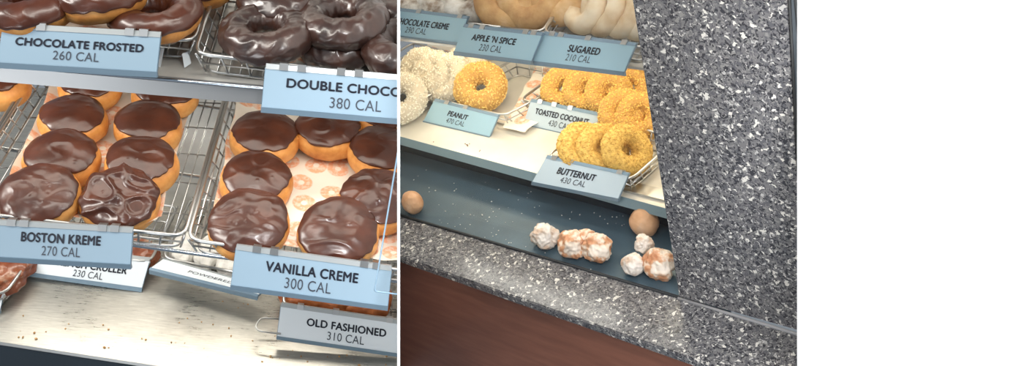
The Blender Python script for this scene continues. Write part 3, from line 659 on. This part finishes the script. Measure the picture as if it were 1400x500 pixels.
def crumbs(fr, name, label, spots, zs, seed, mat, r=(.0006, .0018)):
    random.seed(seed); m = MB(); bm = m.bm
    for (x0, y0, x1, y1, n_, slope) in spots:
        for i in range(n_):
            px = random.uniform(x0, x1); py = random.uniform(y0, y1) + slope * (px - x0); p = fr.hit(px, py, zs); s_ = random.uniform(*r)
            k = bmesh.ops.create_icosphere(bm, subdivisions=1, radius=s_)['verts']
            sx = V(random.uniform(.6, 1.5), random.uniform(.6, 1.5), .6)
            for v in k: v.co = V(v.co.x * sx.x, v.co.y * sx.y, v.co.z * sx.z + s_ * .5) + p
    o = m.build(name, mat, None, V(0, 0, 0), True, fr=fr); return props(o, label, 'crumbs', None, 'stuff')
crumbs(LF, 'deck_crumbs', 'small brown and pale crumbs scattered over the brushed steel deck', [(20, 430, 200, 465, 16, .1), (200, 400, 380, 480, 22, .1), (380, 475, 540, 495, 14, .05)], ZC + .0003, 3, M['apple'])

# ================================================================== RIGHT CASE CONTENTS
fc = (-.10, -.45, -.88)
def cr(px, py, zb, ax, kind, label, group, **k): return coated_ring(RF, px, py, zb, ax, kind, label, group, **k)
G1 = 'white coconut rings at the left of the right case'
Z1 = .006
FACE = (-.55, -.20, -.80)
cr(574, 99, Z1, (-.6, -.25, -.75), 'coconut', 'white coconut ring, leftmost of the upper row under the Chocolate Creme sign', G1, R=.030)
cr(592, 104, Z1, (-.6, -.25, -.75), 'coconut', 'white coconut ring, second of the upper row under the Chocolate Creme sign', G1, R=.030)
cr(612, 108, Z1, (-.6, -.25, -.75), 'coconut', 'white coconut ring, third of the upper row, nearest the peanut donut', G1, R=.030)
cr(634, 96, Z1, (-.6, -.25, -.75), 'coconut', 'white coconut ring mostly hidden behind the peanut donut', G1, R=.030)
cr(548, 134, Z1, (-.2, -.35, -.9), 'coconut', 'white coconut ring in front at the divider, inside the wire corner', G1, R=.030)
cr(657, 119, Z1, (-.12, -.35, -.93), 'peanut', 'golden peanut covered ring standing above the Peanut sign', 'peanut ring', R=.028, r=.0185)
G2 = 'toasted coconut rings'
TA = (-.28, -.25, -.93)
cr(771, 121, Z1, TA, 'toast', 'golden toasted coconut ring, leftmost of its row above the Toasted Coconut sign', G2, R=.0245, r=.0155)
cr(801, 124, Z1, TA, 'toast', 'golden toasted coconut ring, second of its row above the Toasted Coconut sign', G2, R=.0245, r=.0155)
cr(832, 128, Z1, TA, 'toast', 'golden toasted coconut ring, third of its row above the Toasted Coconut sign', G2, R=.0245, r=.0155)
cr(862, 121, Z1, TA, 'toast', 'golden toasted coconut ring, last of its row beside the granite panel', G2, R=.0245, r=.0155)
cr(852, 155, Z1, (-.3, -.3, -.9), 'toast', 'toasted coconut ring just right of the sign, left of a touching pair', G2, R=.0245, r=.0155)
cr(876, 160, Z1, (-.3, -.3, -.9), 'toast', 'toasted coconut ring at the granite panel edge, right of a touching pair', G2, R=.0245, r=.0155)
G3 = 'butternut rings'
BA = (.12, -.30, -.94)
cr(798, 202, Z1, BA, 'butter', 'brown yellow butternut ring, leftmost of three above the Butternut sign', G3, R=.0255, r=.0155)
cr(824, 204, Z1, BA, 'butter', 'brown yellow butternut ring, middle of three above the Butternut sign', G3, R=.0255, r=.0155)
cr(857, 206, Z1, (.38, -.30, -.88), 'butter', 'brown yellow butternut ring with hole visible, rightmost of three above the sign', G3, R=.0255, r=.0155)
G4 = 'sugar dusted chocolate creme donuts'
ZU1 = ZU + .006
for i, (x, y, lb) in enumerate([(545, -8, 'grey sugar dusted donut by the divider on the upper shelf'), (577, -6, 'grey sugar dusted donut, second from the divider on the upper shelf'), (608, -4, 'grey sugar dusted donut, third from the divider on the upper shelf'), (640, -2, 'grey sugar dusted donut next to the apple spice donuts')]):
    cr(x, y, ZU1, (-.4, -.3, -.86), 'creme', lb, G4, R=.028, r=.020, spin=i)
G5 = 'apple spice donuts'
for i, (x, y, lb) in enumerate([(696, -4, 'cinnamon brown donut, leftmost above the Apple and Spice sign'), (726, -6, 'cinnamon brown donut, middle above the Apple and Spice sign'), (762, -12, 'cinnamon brown donut, rightmost above the Apple and Spice sign')]):
    cr(x, y, ZU1, (-.25, -.12, -.96), 'apple', lb, G5, R=.034, r=.021, spin=i * 2)
G6 = 'sugared donuts'
for i, (x, y, lb) in enumerate([(800, 3, 'pale sugared donut, leftmost above the Sugared sign'), (826, 5, 'pale sugared donut, second above the Sugared sign'), (852, 7, 'pale sugared donut, third above the Sugared sign'), (878, 10, 'pale sugared donut beside the granite panel, last above the Sugared sign')]):
    cr(x, y, ZU1, (-.86, -.08, -.50), 'sugared', lb, G6, R=.033, r=.0150, spin=i * 1.3)
GR = 'wire baskets of the right case'
basket(RF, [(430, 142), (518, 168), (665, 88), (565, 58)], RIM * .9, .026, 'wire basket around the white coconut rings by the divider', n_side=5, n_front=5, group=GR, r=.0016)
basket(RF, [(598, 136), (690, 158), (800, 100), (705, 80)], RIM * .9, .026, 'wire basket under the peanut covered ring', n_side=7, n_front=5, group=GR, r=.0016, floor=False)
basket(RF, [(712, 136), (846, 166), (905, 108), (795, 76)], RIM * .9, .026, 'wire basket under the toasted coconut rings', n_side=6, n_front=6, group=GR, r=.0016)
basket(RF, [(748, 212), (862, 246), (925, 190), (828, 160)], RIM * .9, .026, 'wire basket under the butternut rings', n_side=5, n_front=6, group=GR, r=.0016)
basket(RF, [(632, 31), (741, 44), (800, -50), (690, -60)], ZU + RIM * .9, .026, 'wire basket under the apple spice donuts', n_side=6, n_front=6, group=GR, r=.0016)
basket(RF, [(743, 44), (880, 66), (930, -30), (805, -50)], ZU + RIM * .9, .026, 'wire basket under the sugared donuts', n_side=6, n_front=6, group=GR, r=.0016)
basket(RF, [(500, 12), (630, 27), (690, -60), (560, -70)], ZU + RIM * .9, .026, 'wire basket under the grey sugar dusted donuts', n_side=6, n_front=6, group=GR, r=.0016)
paper(RF, [(688, 176), (718, 183), (800, 112), (735, 90)], .006, 'orange donut printed paper between the peanut and toasted coconut rings', 31, .002, .0)
paper(RF, [(540, 100), (620, 118), (680, 70), (600, 50)], .006, 'orange printed paper behind the white coconut rings', 33, .002, .0)
GSR = 'pale blue price signs of the right case'
def sg(px, z, lean, lines, label, card='card_r', clips=()): return sign(RF, px, z, lean, lines, label, card, clips, group=GSR)
zs = RIM * .9 + .004
sg([(521, 12), (638, 26), (627, 58), (508, 44)], ZU + zs, 32, [('CHOCOLATE CREME', .24, .84, .28, .53, True), ('290 CAL', .38, .62, .60, .85, False)], 'Chocolate Creme price sign, 290 CAL, at the divider on the upper shelf', clips=(.2, .45, .92))
sg([(633, 37), (740, 49), (726, 83), (621, 70)], ZU + zs, 32, [("APPLE 'N SPICE", .17, .73, .22, .47, True), ('230 CAL', .31, .60, .58, .85, False)], "Apple 'N Spice price sign, 230 CAL, on the upper shelf", clips=(.1, .25, .80, .9))
sg([(742, 47.5), (868, 63), (853, 98), (728, 83)], ZU + zs, 32, [('SUGARED', .34, .68, .24, .50, True), ('210 CAL', .35, .62, .58, .84, False)], 'Sugared price sign, 210 CAL, at the granite panel', clips=(.1, .2, .5, .88))
sg([(593, 138), (680, 160), (669, 186), (579, 165)], zs, 35, [('PEANUT', .30, .60, .26, .50, True), ('470 CAL', .32, .60, .60, .84, False)], 'Peanut price sign, 470 CAL, in front of the single peanut donut', clips=(.2, .5))
sg([(725, 139), (836, 162), (825, 194), (716, 169)], zs, 35, [('TOASTED COCONUT', .10, .76, .22, .46, True), ('430 CAL', .30, .56, .58, .84, False)], 'Toasted Coconut price sign, 430 CAL, partly behind the butternut rings', 'card_pale', clips=(.12, .3, .5, .9))
sg([(746, 216), (858, 240), (845, 271), (728, 248)], zs, 35, [('BUTTERNUT', .22, .67, .24, .50, True), ('430 CAL', .30, .60, .58, .82, False)], 'Butternut price sign, 430 CAL, lowest of the right case', 'card_pale', clips=(.1, .3, .9))
# tin tray edge behind the butternut sign
m = MB(); p_ = [RF.hit(852, 262, .0), RF.hit(912, 277, .0), RF.hit(912, 262, .0), RF.hit(860, 250, 0)]
p_ = [p + V(0, 0, .004) for p in p_]; m.slab(p_, V(0, 0, 1), .004); o = m.build('sheet_tray', M['steel'], None, p_[0], fr=RF); props(o, 'thin steel tray corner between the Butternut sign and the granite panel', 'tray')

# trough pieces
zt = ZT + .001
lump(RF, 563, 274, zt, (.019, .016, .020), 2.2, 'pale tan donut ball alone at the left by the divider', M['plain_ball'], 'donut_ball', 'donut ball', None, amp=.10)
lump(RF, 880, 301, zt, (.022, .019, .022), 3.9, 'round tan donut ball at the right near the granite panel', M['plain_ball'], 'donut_ball', 'donut ball', None, amp=.07)
lump(RF, 745, 320, zt, (.020, .017, .018), 5.1, 'small crumpled white glazed piece left of the brown cluster', M['piece_pale'], 'donut_piece', amp=.34)
lump(RF, 783, 331, zt, (.021, .019, .020), 6.3, 'brown and white flaking glazed piece, left half of the middle cluster', M['piece'], 'donut_piece', amp=.30)
lump(RF, 815, 335, zt, (.021, .019, .020), 7.7, 'brown and white flaking glazed piece, right half of the middle cluster', M['piece'], 'donut_piece', amp=.34)
lump(RF, 800, 323, zt + .012, (.014, .013, .011), 8.2, 'small brown flake on top of the middle cluster', M['piece'], 'donut_piece', amp=.34)
lump(RF, 880, 331, zt + .012, (.012, .012, .014), 9.4, 'small pale crumbly piece under the tan ball at the right', M['piece_pale'], 'donut_piece', amp=.34)
lump(RF, 866, 359, zt, (.016, .014, .017), 10.4, 'bluish white glazed piece touching the large piece at the right', M['piece_pale'], 'donut_piece', amp=.22)
lump(RF, 901, 357, zt, (.023, .019, .024), 11.6, 'large tan glazed piece against the granite panel', M['piece'], 'donut_piece', amp=.25)
crumbs(RF, 'sugar_crumbs', 'tiny white sugar crumbs scattered over the dark blue trough', [(560, 228, 740, 262, 26, .2), (600, 275, 700, 322, 40, .12), (760, 285, 900, 300, 26, .1), (700, 300, 860, 350, 16, .2)], ZT + .0003, 5, M['sugar'], (.0004, .0013))
crumbs(RF, 'shelf_crumbs', 'few dark crumbs on the pale deck below the Peanut sign', [(560, 178, 680, 190, 8, .2)], .0003, 6, M['cinnamon'], (.0006, .0013))
# slanting front glass of the right case
gA, gB = RF.hit(480, 275.5, ZT + .004), RF.hit(927, 405.5, ZT + .004)
gu = V(0, .22, 1).normalized()
pane = thing('front_glass', 'clear slanting front glass of the right case standing on the granite ledge', 'glass pane', RF, gA)
m = MB(); m.hexa([gA, gB, gB + gu * .62, gA + gu * .62], [p + V(0, .004, 0) for p in (gA, gB, gB + gu * .62, gA + gu * .62)]); m.build('pane', M['glass'], pane, gA)

# ================================================================== trim things at the dividing boards
bpy.context.view_layer.update()
def planes(side):
    out = []
    def pl(x, sgn):     # keep the side where sgn*(px-x) > 0
        a_ = ray(x, 0); b_ = ray(x, 500); n_ = a_.cross(b_).normalized(); t = ray(x + 10 * sgn, 250)
        if n_.dot(t) < 0: n_ = -n_
        out.append((CAM.copy(), W3 @ n_))
    if side == 'L': pl(543.0, -1)
    else: pl(547.1, 1); pl(1089.8, -1)
    return out
def root_of(o):
    while o.parent: o = o.parent
    return o
for o in list(C.objects):
    if o.type != 'MESH': continue
    r = root_of(o)
    if 'side' not in r: continue
    mw = o.matrix_world; inv = mw.inverted()
    for co, n_ in planes(r['side']):
        lc = inv @ co; ln = (mw.to_3x3().transposed() @ n_).normalized()
        ds = [(v.co - lc).dot(ln) for v in o.data.vertices]
        if not ds or min(ds) >= 0: continue
        if o.data.users > 1: o.data = o.data.copy()
        bm = bmesh.new(); bm.from_mesh(o.data)
        bmesh.ops.bisect_plane(bm, geom=bm.verts[:] + bm.edges[:] + bm.faces[:], plane_co=lc, plane_no=ln, clear_inner=True)
        bm.to_mesh(o.data); bm.free()
for o in list(C.objects):
    if o.type == 'MESH' and len(o.data.polygons) == 0: bpy.data.objects.remove(o)
for o in list(C.objects):
    if 'side' in o: del o['side']
    if o.type == 'EMPTY' and not o.children: bpy.data.objects.remove(o)
